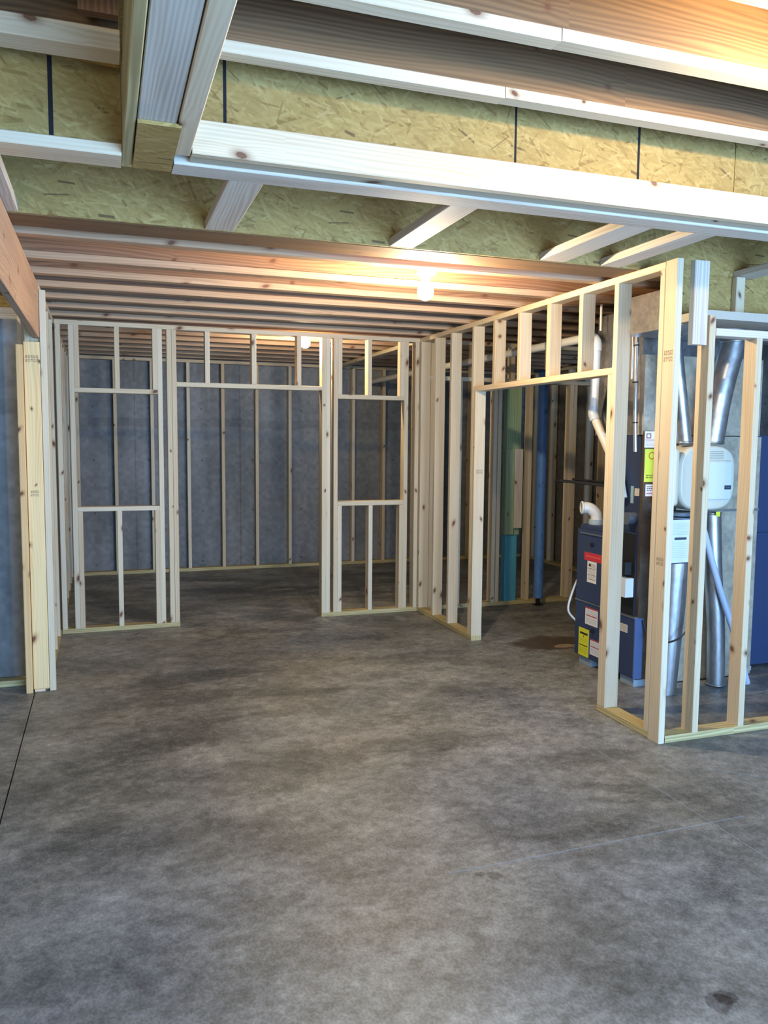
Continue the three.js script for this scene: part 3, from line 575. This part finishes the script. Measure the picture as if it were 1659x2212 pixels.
// return air drop below the humidifier
const rd = thing('return_duct', [3.32, 0, -4.03], 'narrowing sheet metal duct with dark bands below the humidifier', 'duct');
{ const g = new THREE.CylinderGeometry(0.105, 0.06, 1.09, 32); g.translate(0, 0.545, 0); const P = g.attributes.position; for (let i = 0; i < P.count; i++) P.setX(i, P.getX(i) - 0.03 * (1 - P.getY(i) / 1.09)); g.computeVertexNormals(); add('duct_body', g, galvMat, rd, [3.31, 0.002, -4.03]); }
for (const y of [1.1, 1.128]) add('band', new THREE.CylinderGeometry(0.112, 0.112, 0.02, 32), std({ color: 0x4a5a68, roughness: 0.5 }), rd, [3.31, y, -4.03]);
const sheet = thing('manual_sheet', [3.26, 0.85, -3.92], 'white instruction sheet with a black bar on the duct under the humidifier', 'paper');
decal(sheet, 'page', labelTex(256, 320, '#dfe3ee', (g) => { bars(g, [[64, 128, 140, 18, '#3a3e4c']]); lines(g, 24, 28, 200, 8, 11, '#b6bccb', 3); lines(g, 30, 168, 190, 9, 13, '#b9bfce', 3); bars(g, [[0, 312, 256, 8, '#3a3e4c']]); }), 'z', [3.165, 3.325], [0.835, 1.1], -3.915);

// round ducts around the humidifier
const rounds = (label, pts, r) => { const o = thing('round_duct', pts[0], label, 'duct'); tube('duct_pipe', o, pts, r, galvMat, 24, 24); for (const i of [0, pts.length - 1]) add('crimp_ring', new THREE.TorusGeometry(r, 0.006, 8, 28).rotateX(Math.PI / 2), galvMat, o, pts[i]); return o; };
rounds('slanting round metal duct rising left from the humidifier top', [[3.35, 1.56, -4.04], [3.3, 1.85, -4.04], [3.24, 2.19, -4.04]], 0.045);
rounds('wide round metal duct rising right from the humidifier top', [[3.56, 1.56, -4.05], [3.6, 1.85, -4.04], [3.68, 2.18, -4.03]], 0.075);
rounds('round metal duct dropping to the floor right of the humidifier', [[3.61, 1.12, -4.07], [3.64, 0.75, -4.07], [3.68, 0.4, -4.07], [3.7, 0.01, -4.07]], 0.055);
const dt = thing('drain_hose', [3.5, 0.95, -3.96], 'pale grey flat hose slanting down beside the round duct', 'hose');
tube('hose', dt, [[3.46, 1.06, -3.98], [3.52, 0.9, -3.98], [3.63, 0.62, -3.98], [3.755, 0.34, -3.98], [3.88, 0.02, -3.99]], 0.02, std({ color: 0xaebbd2, roughness: 0.5 }), 24, 12);
add('yellow_tag', new THREE.BoxGeometry(0.03, 0.03, 0.004), std({ color: 0xd6dc3c, roughness: 0.6 }), dt, [3.585, 1.12, -3.99]);
// black cable
const bc = thing('black_cable', [3.2, 0.4, -4.12], 'thin black cable looping low between the furnace and the duct', 'cable');
tube('cable', bc, [[3.19, 0.44, -4.16], [3.2, 0.36, -4.13], [3.19, 0.34, -3.98], [3.25, 0.38, -3.9], [3.34, 0.48, -3.89], [3.4, 0.6, -3.93]], 0.006, blackMat, 30, 8);

// dark blue cabinet at the right edge
const cb = thing('air_handler', [4.4, 0, -4.5], 'tall plain dark blue metal cabinet at the right edge', 'cabinet');
panel('cabinet_body', cb, [4.1, 4.75], [0.03, 0.95], [-4.95, -4.3], blueMat, 0.5);
panel('cabinet_top_section', cb, [4.102, 4.748], [0.952, 1.61], [-4.95, -4.302], blueMat, 0.5);
for (const x of [4.14, 4.68]) panel('foot_block', cb, [x - 0.04, x + 0.04], [0, 0.03], [-4.4, -4.27], std({ color: 0x9aa4b0, roughness: 0.8 }), 1);
// return plenum wall panel behind the ducts
const rp = thing('return_plenum', [3.95, 0, -4.55], 'large dull sheet metal return plenum behind the humidifier and ducts', 'duct');
panel('plenum_body', rp, [3.43, 4.09], [0.01, 1.6], [-4.9, -4.188], tanMat, 0.6);
panel('drive_cleat', rp, [3.43, 4.09], [1.115, 1.13], [-4.188, -4.178], galvMat, 0.6);

// strand board drop over the furnace room, behind the near corner
const so = thing('duct_soffit', [3.9, 2.2, -3.6], 'strand board duct soffit above the low top plate at the right', 'soffit');
panel('face_panel', so, [2.94, 5.4], [2.245, H - 0.003], [-3.637, -3.622], osbMat, 1.2);
board('nailer', so, [3.275, 3.333], [2.245, H - 0.004], [-3.62, -3.582], 'y', lm[0]);
panel('bottom_panel', so, [2.94, 5.4], [2.2, 2.243], [-3.66, -3.43], std({ color: 0xa8a79c, roughness: 0.9 }), 1);
// lumber grade stamps, too faint to read
const stampMat = (() => { const c = document.createElement('canvas'); c.width = 128; c.height = 48; const g = c.getContext('2d'); g.clearRect(0, 0, 128, 48); for (let i = 0; i < 5; i++) for (let j = 0; j < 2; j++) { g.fillStyle = 'rgba(84,80,80,0.42)'; g.fillRect(6 + i * 24, 4 + j * 22, 16, 16); g.clearRect(9 + i * 24, 7 + j * 22 + (i % 3) * 2, 5 + (i * 3 % 7), 5 + (i * j * 5 % 6)); } const t = new THREE.CanvasTexture(c); t.colorSpace = THREE.SRGBColorSpace; return std({ map: t, transparent: true, roughness: 0.8, polygonOffset: true, polygonOffsetFactor: -1 }); })();
function stamp(parent, w, h, p, ry) { const g = new THREE.PlaneGeometry(w, h); g.rotateY(ry); add('grade_stamp', g, stampMat, parent, p); }
stamp(pn, 0.075, 0.07, [2.6812, 1.99, -3.378], -Math.PI / 2);
stamp(pn, 0.06, 0.05, [2.6812, 0.95, -3.378], -Math.PI / 2);
stamp(pr, 0.06, 0.04, [2.727, 1.32, -5.5882], 0);
stamp(post, 0.08, 0.05, [-0.39, 2.02, -5.2312], 0);
stamp(post, 0.05, 0.045, [-0.395, 1.22, -5.2312], 0);


renderer.render(scene, camera);
